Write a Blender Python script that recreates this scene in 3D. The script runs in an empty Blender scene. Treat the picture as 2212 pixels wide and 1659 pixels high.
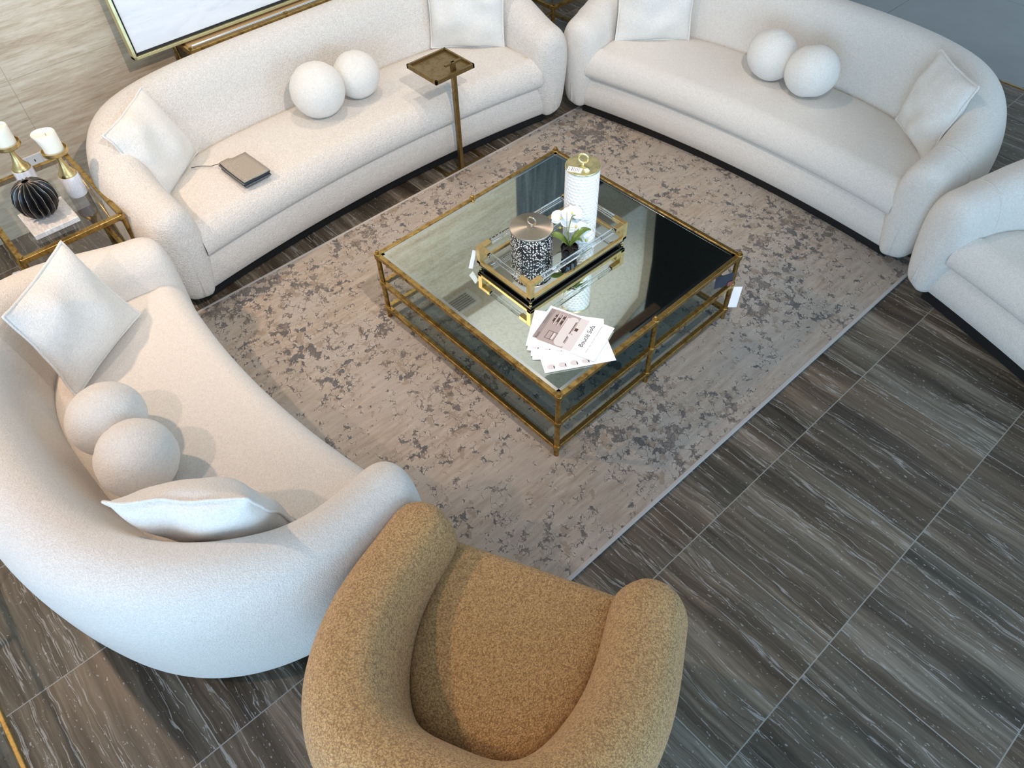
import bpy, bmesh, math, random
from mathutils import Vector, Matrix, noise
random.seed(7)
S = bpy.context.scene
C = S.collection
PI = math.pi

# ------------------------------------------------------------------ camera
cd = bpy.data.cameras.new('camera'); cam = bpy.data.objects.new('camera', cd); C.objects.link(cam)
cd.sensor_fit = 'HORIZONTAL'; cd.sensor_width = 36.0
cd.lens = 1625.5 / 2212 * 36; cd.clip_start = 0.05
R = ((0.67345106, 0.7389033, -0.02203581), (0.56165193, -0.53082714, -0.63464136), (-0.4806358, 0.41502344, -0.77249257))
cam.matrix_world = Matrix(((R[0][0], -R[1][0], -R[2][0], 0.60338), (R[0][1], -R[1][1], -R[2][1], -1.47614),
                           (R[0][2], -R[1][2], -R[2][2], 2.71897), (0, 0, 0, 1)))
S.camera = cam

# ------------------------------------------------------------------ world, lights, exposure
w = bpy.data.worlds.new('world'); S.world = w; w.use_nodes = True
bg = w.node_tree.nodes['Background']; bg.inputs[0].default_value = (0.66, 0.84, 1.0, 1); bg.inputs[1].default_value = .95
S.view_settings.view_transform = 'Standard'; S.view_settings.look = 'None'
S.view_settings.exposure = -0.16; S.view_settings.gamma = 1.0; S.view_settings.use_curve_mapping = False

def spot(name, loc, target, power, col=(1, .84, .68), size=75, blend=.6, rad=.05):
    l = bpy.data.lights.new(name, 'SPOT'); l.energy = power; l.color = col; l.spot_size = math.radians(size)
    l.spot_blend = blend; l.shadow_soft_size = rad
    o = bpy.data.objects.new(name, l); C.objects.link(o); o.location = loc
    o.rotation_euler = (Vector(target) - Vector(loc)).to_track_quat('-Z', 'Y').to_euler()
    return o
def area(name, loc, target, power, sx, sy, col):
    l = bpy.data.lights.new(name, 'AREA'); l.shape = 'RECTANGLE'; l.size = sx; l.size_y = sy; l.energy = power; l.color = col
    o = bpy.data.objects.new(name, l); C.objects.link(o); o.location = loc
    o.rotation_euler = (Vector(target) - Vector(loc)).to_track_quat('-Z', 'Y').to_euler()
    return o
spot('ceiling_spot', (0.4, -0.3, 3.6), (-2.8, 0.7, 0.4), 330, col=(1, .86, .76), size=70, rad=.03)
spot('ceiling_spot', (-3.0, -2.1, 3.15), (-1.4, -1.4, 0.4), 200, col=(1, .71, .50), size=95)
spot('ceiling_spot', (-3.25, -0.9, 3.15), (-3.55, -0.9, 0.3), 40, col=(1, .82, .62), size=85)
spot('ceiling_spot', (-3.0, 0.7, 3.15), (-3.3, 0.9, 0.3), 75, col=(1, .80, .64), size=85)
spot('ceiling_spot', (-2.2, 1.2, 3.15), (-1.7, 1.9, 0.3), 55, col=(1, .82, .68), size=90)
spot('ceiling_spot', (-1.0, -3.0, 3.2), (-1.0, -2.0, 0.0), 110, col=(1, .70, .58), size=80)
area('ceiling_fill', (-3.0, 0.4, 2.85), (-3.0, 0.4, 3.3), 8, .9, 6.0, (1, .97, .88))  # added upward fill without a fixture, brightens ceiling and its mirror image
area('window_light', (2.6, -5.0, 1.7), (-1.2, 0.4, 2.0), 330, 5.0, 3.2, (.42, .69, 1))
area('window_light', (6.0, 1.5, 1.7), (0.0, 1.5, 2.1), 250, 5.0, 3.2, (.46, .71, 1))

# ------------------------------------------------------------------ material helpers
def mat(name, col=(.5, .5, .5), rough=.5, metal=0.0, **kw):
    m = bpy.data.materials.new(name); m.use_nodes = True
    b = m.node_tree.nodes['Principled BSDF']
    b.inputs['Base Color'].default_value = (*col, 1); b.inputs['Roughness'].default_value = rough
    b.inputs['Metallic'].default_value = metal
    for k, v in kw.items(): b.inputs[k.replace('_', ' ')].default_value = v
    return m
class N:
    """small node graph writer"""
    def __init__(s, m): s.m = m; s.t = m.node_tree; s.b = s.t.nodes['Principled BSDF']
    def n(s, typ, **kw):
        nd = s.t.nodes.new(typ)
        for k, v in kw.items():
            if k.startswith('i_'):
                key = k[2:]; key = int(key) if key.isdigit() else key.replace('_', ' ')
                if hasattr(v, 'is_output') or isinstance(v, bpy.types.NodeSocket): s.t.links.new(v, nd.inputs[key])
                else: nd.inputs[key].default_value = v
            else: setattr(nd, k, v)
        return nd
    def math(s, op, a, b=0.0, c=None):
        kw = dict(i_0=a, i_1=b)
        if c is not None: kw['i_2'] = c
        return s.n('ShaderNodeMath', operation=op, **kw).outputs[0]
    def pos(s, obj=True):
        if obj: return s.n('ShaderNodeTexCoord').outputs['Object']
        return s.n('ShaderNodeNewGeometry').outputs['Position']
    def map(s, v, scale=(1, 1, 1), loc=(0, 0, 0), rot=(0, 0, 0)):
        return s.n('ShaderNodeMapping', i_Vector=v, i_Scale=scale, i_Location=loc, i_Rotation=rot).outputs[0]
    def noise(s, v, scale, detail=4, rough=.5, dist=0.0):
        return s.n('ShaderNodeTexNoise', i_Vector=v, i_Scale=scale, i_Detail=detail, i_Roughness=rough, i_Distortion=dist).outputs[0]
    def ramp(s, f, stops, interp='LINEAR'):
        r = s.n('ShaderNodeValToRGB', i_Fac=f); cr = r.color_ramp; cr.interpolation = interp
        while len(cr.elements) < len(stops): cr.elements.new(.5)
        for e, (p, c) in zip(cr.elements, stops):
            e.position = p; e.color = (*c, 1) if len(c) == 3 else c
        return r.outputs[0]
    def mix(s, f, a, b, mode='MIX'):
        nd = s.n('ShaderNodeMix', data_type='RGBA', blend_type=mode)
        for idx, v in ((0, f), (6, a), (7, b)):
            if isinstance(v, bpy.types.NodeSocket): s.t.links.new(v, nd.inputs[idx])
            else: nd.inputs[idx].default_value = v if idx == 0 or len(v) == 4 else (*v, 1)
        return nd.outputs[2]
    def col(s, c): s.t.links.new(c, s.b.inputs['Base Color'])
    def rough(s, c): s.t.links.new(c, s.b.inputs['Roughness'])
    def bump(s, h, strength=.3, dist=.002):
        bn = s.n('ShaderNodeBump', i_Height=h, i_Strength=strength, i_Distance=dist)
        s.t.links.new(bn.outputs[0], s.b.inputs['Normal'])

def g3(v): return (v, v, v)
def boucle(name, light, dark, scale, strength, dist):
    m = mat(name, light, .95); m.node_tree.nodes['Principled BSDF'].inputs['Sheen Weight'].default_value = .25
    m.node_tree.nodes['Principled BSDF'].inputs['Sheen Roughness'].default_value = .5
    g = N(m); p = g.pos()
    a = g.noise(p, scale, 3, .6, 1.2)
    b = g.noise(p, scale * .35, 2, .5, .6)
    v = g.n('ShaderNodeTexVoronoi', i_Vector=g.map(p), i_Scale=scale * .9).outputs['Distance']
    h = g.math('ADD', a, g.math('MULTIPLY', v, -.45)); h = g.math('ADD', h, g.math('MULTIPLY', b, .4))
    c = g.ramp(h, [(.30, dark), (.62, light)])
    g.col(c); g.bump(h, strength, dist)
    return m
M = {}
M['boucle'] = boucle('cream_boucle', (.84, .785, .715), (.74, .68, .61), 150, .9, .006)
M['boucle2'] = boucle('cream_boucle_fine', (.83, .78, .715), (.74, .69, .62), 210, .8, .004)
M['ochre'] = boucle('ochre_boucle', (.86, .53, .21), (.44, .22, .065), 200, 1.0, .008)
M['ivory'] = boucle('ivory_fleece', (.84, .81, .75), (.77, .73, .67), 180, .7, .004)

def brass(name, col, dark, rough=.32, mott=.55):
    m = mat(name, col, rough, 1.0); g = N(m); p = g.pos()
    n = g.noise(p, 28, 6, .7); g.col(g.ramp(n, [(.35, dark), (mott, col)]))
    g.rough(g.ramp(n, [(.3, g3(rough + .2)), (.6, g3(rough))]))
    return m
M['brass'] = brass('antique_brass', (.50, .335, .11), (.19, .105, .03))
M['brassb'] = brass('bright_brass', (.70, .53, .25), (.58, .42, .18), .28)
M['brassp'] = brass('pale_brass', (.80, .74, .42), (.72, .66, .36), .30)
M['bronze'] = brass('brushed_bronze', (.30, .205, .085), (.22, .15, .06), .38)
M['champ'] = mat('brushed_steel_lid', (.56, .49, .40), .28, 1.0, Anisotropic=.85)
g = N(M['champ']); tg = g.n('ShaderNodeTangent', direction_type='RADIAL', axis='Z'); g.t.links.new(tg.outputs[0], g.b.inputs['Tangent'])
M['black'] = mat('black_plinth', (.006, .006, .007), .6)
M['gloss_black'] = mat('gloss_black', (.008, .008, .009), .12)
M['white'] = mat('white_paper', (.86, .87, .89), .5)
M['socket'] = mat('white_plastic', (.80, .78, .75), .35)
M['darkgrey'] = mat('dark_slot', (.03, .03, .03), .6)
M['acrylic'] = mat('clear_acrylic', (.97, .99, 1), .03, 0, Transmission_Weight=1.0, IOR=1.49)
def thin_glass(name, tint, refl=.12):
    m = bpy.data.materials.new(name); m.use_nodes = True; t = m.node_tree; t.nodes.clear()
    o = t.nodes.new('ShaderNodeOutputMaterial'); a = t.nodes.new('ShaderNodeBsdfTransparent'); a.inputs[0].default_value = (*tint, 1)
    gl = t.nodes.new('ShaderNodeBsdfGlossy'); gl.inputs['Roughness'].default_value = .02; gl.inputs[0].default_value = (1, 1, 1, 1)
    f = t.nodes.new('ShaderNodeFresnel'); f.inputs[0].default_value = 1.5
    ad = t.nodes.new('ShaderNodeMath'); ad.operation = 'ADD'; ad.inputs[1].default_value = refl; t.links.new(f.outputs[0], ad.inputs[0])
    ge = t.nodes.new('ShaderNodeNewGeometry'); inv = t.nodes.new('ShaderNodeMath'); inv.operation = 'SUBTRACT'; inv.inputs[0].default_value = 1.0; t.links.new(ge.outputs['Backfacing'], inv.inputs[1])
    ml = t.nodes.new('ShaderNodeMath'); ml.operation = 'MULTIPLY'; t.links.new(ad.outputs[0], ml.inputs[0]); t.links.new(inv.outputs[0], ml.inputs[1]); ad = ml
    mx = t.nodes.new('ShaderNodeMixShader'); t.links.new(ad.outputs[0], mx.inputs[0]); t.links.new(a.outputs[0], mx.inputs[1])
    t.links.new(gl.outputs[0], mx.inputs[2]); t.links.new(mx.outputs[0], o.inputs[0])
    return m
M['glass'] = thin_glass('table_glass', (.95, .96, .95), .03)
M['glassg'] = thin_glass('shelf_glass', (.90, .95, .96), .03)
M['mirror'] = mat('antique_mirror', (.85, .87, .78), .03, 1.0)
g = N(M['mirror']); n = g.noise(g.pos(), 90, 5, .7); g.col(g.ramp(n, [(.35, (.74, .76, .66)), (.55, (.88, .90, .81))]))
M['mirror_tray'] = mat('tray_mirror', (.80, .83, .80), .02, 1.0)
M['bevel'] = mat('mirror_bevel', (.85, .88, .88), .12, 1.0)
M['candle'] = mat('ivory_candle_wax', (.93, .88, .74), .5, 0, Subsurface_Weight=.3)
M['wood'] = mat('tan_stone_top', (.50, .34, .18), .35)
M['wick'] = mat('wick', (.12, .10, .08), .9)
def marble(name, base, vein):
    m = mat(name, base, .3); g = N(m); p = g.pos()
    n = g.noise(g.map(p, (3, 9, 3)), 2.2, 8, .62, 1.4); g.col(g.ramp(n, [(.40, base), (.52, vein), (.6, base)])); return m
M['marble'] = marble('white_marble', (.82, .81, .82), (.66, .65, .68))
M['marble_slab'] = marble('grey_white_marble', (.78, .76, .74), (.58, .55, .52))
M['fold'] = mat('black_paper_folds', (.012, .012, .013), .28)
M['gold_edge'] = mat('gold_edge', (.62, .50, .36), .4, .8)
M['leaf'] = mat('orchid_leaf', (.13, .20, .035), .4); g = N(M['leaf']); g.col(g.ramp(g.noise(g.map(g.pos(), (1, 1, 1)), 25, 3), [(.3, (.09, .15, .02)), (.7, (.20, .28, .06))]))
M['stem'] = mat('orchid_stem', (.20, .22, .06), .5)
M['petal'] = mat('orchid_petal', (.93, .93, .93), .55, 0, Subsurface_Weight=.15)
M['lip'] = mat('orchid_lip', (.85, .72, .15), .5)
M['bud'] = mat('orchid_bud', (.55, .58, .12), .5)
M['moss'] = mat('bark_and_roots', (.018, .015, .012), .8)
M['swatch'] = mat('grey_fabric_swatch', (.36, .32, .26), .95); g = N(M['swatch']); nn = g.noise(g.pos(), 420, 3); g.col(g.ramp(nn, [(.35, (.22, .19, .15)), (.6, (.44, .39, .32))])); g.bump(nn, .5, .001)
M['swatchd'] = mat('charcoal_fabric_swatch', (.03, .035, .04), .9)
M['swatchm'] = mat('mid_grey_swatch', (.16, .16, .16), .9)
M['canvas'] = mat('white_canvas', (.86, .87, .90), .8); g = N(M['canvas']); p = g.pos(); nn = g.noise(g.map(p, (1, 1, 3)), 2.5, 8, .65, .7); g.col(g.ramp(nn, [(.3, (.60, .63, .67)), (.5, (.74, .75, .77)), (.7, (.80, .80, .81))])); g.bump(nn, .5, .01)
M['navy'] = mat('navy_card', (.008, .012, .026), .55); M['rust'] = mat('rust_card', (.22, .055, .04), .4)
M['ink'] = mat('black_ink', (.02, .02, .02), .6); M['greyink'] = mat('grey_ink', (.30, .30, .31), .6)
M['taupe'] = mat('printed_taupe', (.42, .34, .32), .5); M['taupe_d'] = mat('printed_dark_taupe', (.30, .25, .24), .5)
M['print_l'] = mat('printed_pale', (.70, .64, .62), .5); M['print_b'] = mat('printed_brown', (.07, .035, .025), .5); M['print_g'] = mat('printed_gold', (.30, .22, .10), .5)
# canister: hammered white
M['hammer'] = mat('hammered_white_ceramic', (.84, .85, .84), .3)
# dotted jar
m = M['dots'] = mat('black_with_pearl_dots', (.02, .02, .02), .3); g = N(m)
v = g.n('ShaderNodeTexVoronoi', i_Vector=g.map(g.pos(), (1, 1, .8)), i_Scale=112.0, i_Randomness=.7).outputs['Distance']
g.col(g.ramp(v, [(.36, (.86, .85, .82)), (.42, (.014, .014, .016))])); g.bump(g.ramp(v, [(.3, g3(1)), (.45, g3(0))]), .6, .002)

# floor
m = M['floor'] = mat('dark_vein_stone_tile', (.1, .1, .1), .22); g = N(m); p = g.pos(False)
sx = g.n('ShaderNodeSeparateXYZ', i_Vector=p); X, Y = sx.outputs[0], sx.outputs[1]
tx = g.math('DIVIDE', X, .595); ty = g.math('DIVIDE', Y, .6)
fx = g.math('ABSOLUTE', g.math('SUBTRACT', g.math('FRACT', g.math('ADD', tx, 100.0)), .5)); fy = g.math('ABSOLUTE', g.math('SUBTRACT', g.math('FRACT', g.math('ADD', ty, 100.0)), .5))
grout = g.math('GREATER_THAN', g.math('MAXIMUM', fx, fy), .4965)
ids = g.n('ShaderNodeCombineXYZ', i_0=g.math('FLOOR', tx), i_1=g.math('FLOOR', ty))
rnd = g.n('ShaderNodeTexWhiteNoise', noise_dimensions='3D', i_Vector=ids.outputs[0]).outputs['Color']
off = g.n('ShaderNodeVectorMath', operation='MULTIPLY', i_0=rnd, i_1=(7.0, 7.0, 7.0)).outputs[0]
q = g.n('ShaderNodeVectorMath', operation='ADD', i_0=p, i_1=off).outputs[0]
warp = g.noise(g.map(q, (1.2, 3, 1)), 2.0, 3, .6)
q2 = g.n('ShaderNodeVectorMath', operation='ADD', i_0=q, i_1=g.n('ShaderNodeCombineXYZ', i_1=g.math('MULTIPLY', warp, .07)).outputs[0]).outputs[0]
band = g.noise(g.map(q2, (.45, 8, 1)), 1.0, 4, .62)
fine = g.noise(g.map(q2, (1.8, 46, 1)), 1.0, 7, .75, .1)
spk = g.noise(g.map(q, (55, 130, 1)), 1.0, 2, .5)
veinn = g.noise(g.map(q2, (.6, 13, 1)), 1.0, 5, .6, .1)
vein = g.math('LESS_THAN', g.math('ABSOLUTE', g.math('SUBTRACT', veinn, .5)), .006)
s1 = g.math('ADD', g.math('MULTIPLY', band, .62), g.math('MULTIPLY', fine, .42))
c = g.ramp(s1, [(.38, (.030, .025, .021)), (.48, (.072, .063, .053)), (.56, (.125, .113, .098)), (.66, (.25, .235, .215))])
tint = g.ramp(g.noise(g.map(q, (.8, 2.5, 1)), 1.0, 2), [(.35, (.88, .97, 1.0)), (.65, (1.1, 1.0, .9))])
c = g.mix(1.0, c, tint, 'MULTIPLY'); c = g.mix(1.0, c, (1.12, 1.0, .86), 'MULTIPLY')
c = g.mix(g.math('MULTIPLY', vein, .55), c, (.44, .42, .39))
c = g.mix(g.math('MULTIPLY', g.math('GREATER_THAN', spk, .69), .5), c, (.50, .48, .45))
c = g.mix(grout, c, (.30, .29, .26)); g.col(c)
g.rough(g.ramp(s1, [(.4, g3(.30)), (.7, g3(.42))])); g.b.inputs['Specular IOR Level'].default_value = .35
# grey polished tile beyond
m = M['grey_tile'] = mat('grey_polished_tile', (.16, .19, .20), .16); g = N(m); p = g.pos(False)
sx = g.n('ShaderNodeSeparateXYZ', i_Vector=p)
fx = g.math('ABSOLUTE', g.math('SUBTRACT', g.math('FRACT', g.math('ADD', g.math('DIVIDE', g.math('ADD', sx.outputs[0], 1.83), 1.2), 100.5)), .5))
fy = g.math('ABSOLUTE', g.math('SUBTRACT', g.math('FRACT', g.math('ADD', g.math('DIVIDE', g.math('SUBTRACT', sx.outputs[1], 4.2), 1.2), 100.5)), .5))
gr = g.math('LESS_THAN', g.math('MINIMUM', fx, fy), .002)
n = g.noise(g.map(p, (1, 1, 1)), 1.6, 5, .6); c = g.ramp(n, [(.3, (.21, .235, .24)), (.7, (.27, .295, .30))]); g.col(g.mix(gr, c, (.05, .06, .06)))
# rug
m = M['rug'] = mat('abstract_rug', (.4, .36, .32), .95); g = N(m); p = g.pos(False)
wv = g.noise(p, 30, 3, .6); pw = g.n('ShaderNodeVectorMath', operation='ADD', i_0=p, i_1=g.n('ShaderNodeCombineXYZ', i_0=g.math('MULTIPLY', wv, .03), i_1=g.math('MULTIPLY', wv, -.025)).outputs[0]).outputs[0]
big = g.noise(p, 1.9, 3, .6); pat = g.noise(pw, 24, 5, .66); pat2 = g.noise(g.map(pw, loc=(5, 3, 1)), 19, 5, .64)
base = g.ramp(g.noise(g.map(p, (14, 2.2, 1)), 3.0, 5, .65), [(.3, (.285, .23, .18)), (.52, (.375, .315, .255)), (.75, (.46, .40, .335))])
base = g.mix(g.ramp(g.noise(p, 2.6, 3), [(.4, g3(0)), (.62, g3(.6))]), base, (.385, .36, .33))
dens = g.math('MULTIPLY', g.math('SUBTRACT', big, .47), .55)
f1 = g.math('ADD', pat, dens); d1 = g.ramp(f1, [(.61, g3(0)), (.62, g3(.9))])
rim = g.ramp(f1, [(.56, g3(0)), (.585, g3(.55)), (.60, g3(0))])
f2 = g.math('ADD', pat2, dens); d2 = g.ramp(f2, [(.615, g3(0)), (.62, g3(.8))])
c = g.mix(rim, base, (.56, .52, .48)); c = g.mix(d2, c, (.27, .215, .165)); c = g.mix(d1, c, g.ramp(g.noise(p, 6, 2), [(.42, (.095, .098, .105)), (.6, (.19, .165, .145))]))
cr = g.n('ShaderNodeTexVoronoi', feature='DISTANCE_TO_EDGE', i_Vector=pw, i_Scale=34.0).outputs['Distance']
crk = g.math('MULTIPLY', g.ramp(cr, [(.02, g3(1)), (.05, g3(0))]), g.ramp(f1, [(.53, g3(0)), (.57, g3(.75))]))
c = g.mix(crk, c, (.14, .12, .11)); g.col(c)
hh = g.math('ADD', g.math('MULTIPLY', d1, -.8), g.math('MULTIPLY', g.noise(p, 160, 2), .5)); hh = g.math('ADD', hh, g.math('MULTIPLY', crk, -.9)); g.bump(hh, .8, .005)
M['rug_edge'] = mat('rug_binding', (.44, .42, .40), .9)
# travertine wall
def trav(name, stops, joints=True, k=1.0):
    m = mat(name, stops[1][1], .3); g = N(m); p = g.pos(False)
    n1 = g.noise(g.map(p, (1, .5, 9)), 1.6, 7, .7, .15); n2 = g.noise(g.map(p, (1, 4, 36)), 1.5, 7, .74, .3)
    s = g.math('ADD', g.math('MULTIPLY', n1, .42), g.math('MULTIPLY', n2, .58)); c = g.ramp(s, stops)
    pit = g.noise(g.map(p, (1, 14, 70)), 1.0, 3, .6); c = g.mix(g.math('MULTIPLY', g.math('GREATER_THAN', pit, .70), .5), c, stops[0][1])
    if joints:
        sx = g.n('ShaderNodeSeparateXYZ', i_Vector=p)
        fy = g.math('ABSOLUTE', g.math('SUBTRACT', g.math('FRACT', g.math('ADD', g.math('DIVIDE', g.math('ADD', sx.outputs[1], .965), 1.2), 20.5)), .5))
        fz = g.math('ABSOLUTE', g.math('SUBTRACT', g.math('FRACT', g.math('ADD', g.math('DIVIDE', sx.outputs[2], .8), 20.5)), .5))
        j = g.math('LESS_THAN', g.math('MINIMUM', fy, g.math('MULTIPLY', fz, .67)), .0016); c = g.mix(g.math('MULTIPLY', j, .5), c, (.30, .23, .16))
    g.col(c); return m
M['trav'] = trav('beige_travertine', [(.36, (.44, .31, .20)), (.47, (.62, .48, .34)), (.58, (.74, .62, .47)), (.68, (.82, .72, .58))])
m = M['darkstone'] = mat('dark_grey_stone', (.1, .1, .1), .3); g = N(m); p = g.pos(False)
g.col(g.ramp(g.noise(g.map(p, (1, 14, 1)), 1.4, 6, .7, .3), [(.3, (.05, .06, .065)), (.55, (.13, .145, .15)), (.75, (.24, .25, .25))]))
M['ceil'] = mat('white_ceiling', (.90, .90, .86), .8); M['ceil_b'] = mat('beige_ceiling_border', (.46, .41, .33), .8)
M['ceil_g'] = mat('green_grey_soffit', (.30, .34, .32), .7); M['void'] = mat('black_open_ceiling', (.012, .012, .011), .7)
M['vent'] = mat('vent_grey', (.5, .48, .44), .5); M['ceil_u'] = mat('overhead_blocker', (.45, .45, .45), .8); M['brownt'] = mat('brown_timber', (.09, .05, .03), .4)

# ------------------------------------------------------------------ mesh helpers
class MB:
    def __init__(s): s.v = []; s.f = []
    def add(s, vs, fs):
        o = len(s.v); s.v += [tuple(v) for v in vs]; s.f += [tuple(i + o for i in f) for f in fs]; return s
    def box(s, x0, x1, y0, y1, z0, z1):
        vs = [(x, y, z) for z in (z0, z1) for y in (y0, y1) for x in (x0, x1)]
        return s.add(vs, [(0, 2, 3, 1), (4, 5, 7, 6), (0, 1, 5, 4), (2, 6, 7, 3), (0, 4, 6, 2), (1, 3, 7, 5)])
    def beam(s, a, b, w, h, up=(0, 0, 1)):
        a, b = Vector(a), Vector(b); d = (b - a).normalized(); u = Vector(up)
        if abs(d.dot(u)) > .99: u = Vector((1, 0, 0))
        x = d.cross(u).normalized() * w / 2; y = x.cross(d).normalized() * h / 2
        vs = [p + sx * x + sy * y for p in (a, b) for sx, sy in ((-1, -1), (1, -1), (1, 1), (-1, 1))]
        return s.add(vs, [(3, 2, 1, 0), (4, 5, 6, 7), (0, 1, 5, 4), (1, 2, 6, 5), (2, 3, 7, 6), (3, 0, 4, 7)])
    def tube(s, pts, r, n=12, cap=True):
        pts = [Vector(p) for p in pts]; rs = r if isinstance(r, (list, tuple)) else [r] * len(pts)
        ref = Vector((0, 0, 1)); vs = []
        d0 = (pts[1] - pts[0]).normalized()
        if abs(d0.dot(ref)) > .9: ref = Vector((1, 0, 0))
        x = d0.cross(ref).normalized()
        for i, p in enumerate(pts):
            d = (pts[min(i + 1, len(pts) - 1)] - pts[max(i - 1, 0)]).normalized()
            x = (x - d * x.dot(d)).normalized(); y = d.cross(x)
            for k in range(n):
                a = 2 * PI * k / n; vs.append(p + (x * math.cos(a) + y * math.sin(a)) * rs[i])
        fs = [(i * n + k, i * n + (k + 1) % n, (i + 1) * n + (k + 1) % n, (i + 1) * n + k) for i in range(len(pts) - 1) for k in range(n)]
        if cap: fs += [tuple(range(n - 1, -1, -1)), tuple((len(pts) - 1) * n + k for k in range(n))]
        return s.add(vs, fs)
    def lathe(s, prof, n=48, c=(0, 0, 0), fn=None):
        vs = []
        for r, z in prof:
            for k in range(n):
                a = 2 * PI * k / n; rr = r * (fn(a, z) if fn else 1)
                vs.append((c[0] + rr * math.cos(a), c[1] + rr * math.sin(a), c[2] + z))
        fs = [(i * n + k, i * n + (k + 1) % n, (i + 1) * n + (k + 1) % n, (i + 1) * n + k) for i in range(len(prof) - 1) for k in range(n)]
        if prof[0][0] > 1e-5: fs.append(tuple(range(n - 1, -1, -1)))
        if prof[-1][0] > 1e-5: fs.append(tuple((len(prof) - 1) * n + k for k in range(n)))
        return s.add(vs, fs)
    def prism(s, poly, z0, z1):
        n = len(poly); vs = [(x, y, z) for z in (z0, z1) for x, y in poly]
        return s.add(vs, [tuple(range(n - 1, -1, -1)), tuple(range(n, 2 * n))] + [(i, (i + 1) % n, n + (i + 1) % n, n + i) for i in range(n)])
    def grid(s, rows):
        n = len(rows[0]); vs = [v for r in rows for v in r]
        return s.add(vs, [(i * n + k, i * n + k + 1, (i + 1) * n + k + 1, (i + 1) * n + k) for i in range(len(rows) - 1) for k in range(n - 1)])
    def torus(s, c, R_, r, ax=(1, 0, 0), ay=(0, 0, 1), n=32, m_=10):
        c, ax, ay = Vector(c), Vector(ax).normalized(), Vector(ay).normalized(); az = ax.cross(ay)
        vs = []
        for i in range(n):
            a = 2 * PI * i / n; d = ax * math.cos(a) + ay * math.sin(a)
            for k in range(m_):
                b = 2 * PI * k / m_; vs.append(c + d * (R_ + r * math.cos(b)) + az * r * math.sin(b))
        return s.add(vs, [(i * m_ + k, i * m_ + (k + 1) % m_, ((i + 1) % n) * m_ + (k + 1) % m_, ((i + 1) % n) * m_ + k) for i in range(n) for k in range(m_)])
    def build(s, name, m, parent=None, smooth=False, bev=0, seg=2, sub=0, mats=None, weld=False):
        me = bpy.data.meshes.new(name); me.from_pydata(s.v, [], s.f); me.update()
        bm = bmesh.new(); bm.from_mesh(me)
        if weld: bmesh.ops.remove_doubles(bm, verts=bm.verts, dist=1e-5)
        bmesh.ops.recalc_face_normals(bm, faces=bm.faces); bm.to_mesh(me); bm.free()
        me.materials.append(m)
        o = bpy.data.objects.new(name, me); C.objects.link(o)
        if smooth:
            for p in me.polygons: p.use_smooth = True
            if smooth == 'auto': me.set_sharp_from_angle(angle=math.radians(40))
        if bev:
            b = o.modifiers.new('bevel', 'BEVEL'); b.width = bev; b.segments = seg; b.limit_method = 'ANGLE'
        if sub:
            b = o.modifiers.new('sub', 'SUBSURF'); b.levels = sub; b.render_levels = sub
        if parent: o.parent = parent
        return o
def tag(o, label=None, cat=None, group=None, kind=None):
    for k, v in (('label', label), ('category', cat), ('group', group), ('kind', kind)):
        if v: o[k] = v
    return o
def thing(name, label, cat, loc=(0, 0, 0), rz=0.0, group=None):
    o = bpy.data.objects.new(name, None); C.objects.link(o); o.location = loc; o.rotation_euler = (0, 0, rz); o.empty_display_size = .1
    return tag(o, label, cat, group)
def struct(name, mb, m, **kw): return tag(mb.build(name, m, **kw), kind='structure')
def smooth01(x): x = max(0, min(1, x)); return x * x * (3 - 2 * x)
def catmull(P, n=12, closed=False):
    P = [Vector(p) for p in P]; out = []; L = len(P)
    rng = range(L) if closed else range(L - 1)
    for i in rng:
        if closed: a, b, c_, d = P[(i - 1) % L], P[i], P[(i + 1) % L], P[(i + 2) % L]
        else: a, b, c_, d = P[max(i - 1, 0)], P[i], P[i + 1], P[min(i + 2, L - 1)]
        for k in range(n):
            t = k / n; out.append(.5 * ((2 * b) + (c_ - a) * t + (2 * a - 5 * b + 4 * c_ - d) * t * t + (3 * b - 3 * c_ + d - a) * t ** 3))
    if not closed: out.append(P[-1])
    return out
def resample(P, n):
    d = [0]
    for a, b in zip(P, P[1:]): d.append(d[-1] + (b - a).length)
    out = []; j = 0
    for i in range(n):
        t = d[-1] * i / (n - 1)
        while j < len(P) - 2 and d[j + 1] < t: j += 1
        k = (t - d[j]) / max(d[j + 1] - d[j], 1e-9); out.append(P[j].lerp(P[j + 1], min(1, k)))
    return out, d[-1]

# ------------------------------------------------------------------ setting
f = MB().box(-3.82, 8, -7, 4.19, -.05, 0); struct('floor', f, M['floor'])
f = MB().box(-8, 8, 4.20, 12, -.05, 0); f.box(-8, -3.82, 3.55, 4.2, -.05, 0); struct('floor', f, M['grey_tile'])
struct('trim_1', MB().box(-3.82, 8, 4.187, 4.203, -.04, .004), M['brass'])
struct('wall_left', MB().box(-4.0, -3.82, -7, 2.48, 0, 3.2), M['trav'])
struct('wall_left_stone', MB().box(-4.0, -3.815, 2.48, 3.55, 0, 3.2), M['darkstone'])
struct('wall_far', MB().box(-8, -5.6, 3.55, 12, 0, 3.9), M['void'])
cl = [(-3.45, -7), (-2.42, -7), (-2.42, 2.45), (-2.53, 2.87), (-2.85, 3.31), (-3.10, 3.62), (-3.36, 3.96), (-3.45, 3.96)]
struct('ceiling', MB().prism(cl, 3.2, 3.26), M['ceil'])
struct('trim_2', MB().box(-4.0, -3.45, -7, 3.96, 3.2, 3.26), M['ceil_b'])
edge = [(-2.42, 2.45), (-2.53, 2.87), (-2.85, 3.31), (-3.10, 3.62), (-3.36, 3.96), (-3.29, 4.02), (-3.03, 3.68), (-2.78, 3.36), (-2.46, 2.90), (-2.36, 2.45)]
struct('trim_3', MB().prism(edge, 3.19, 3.40), M['ceil_b'])
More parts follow.
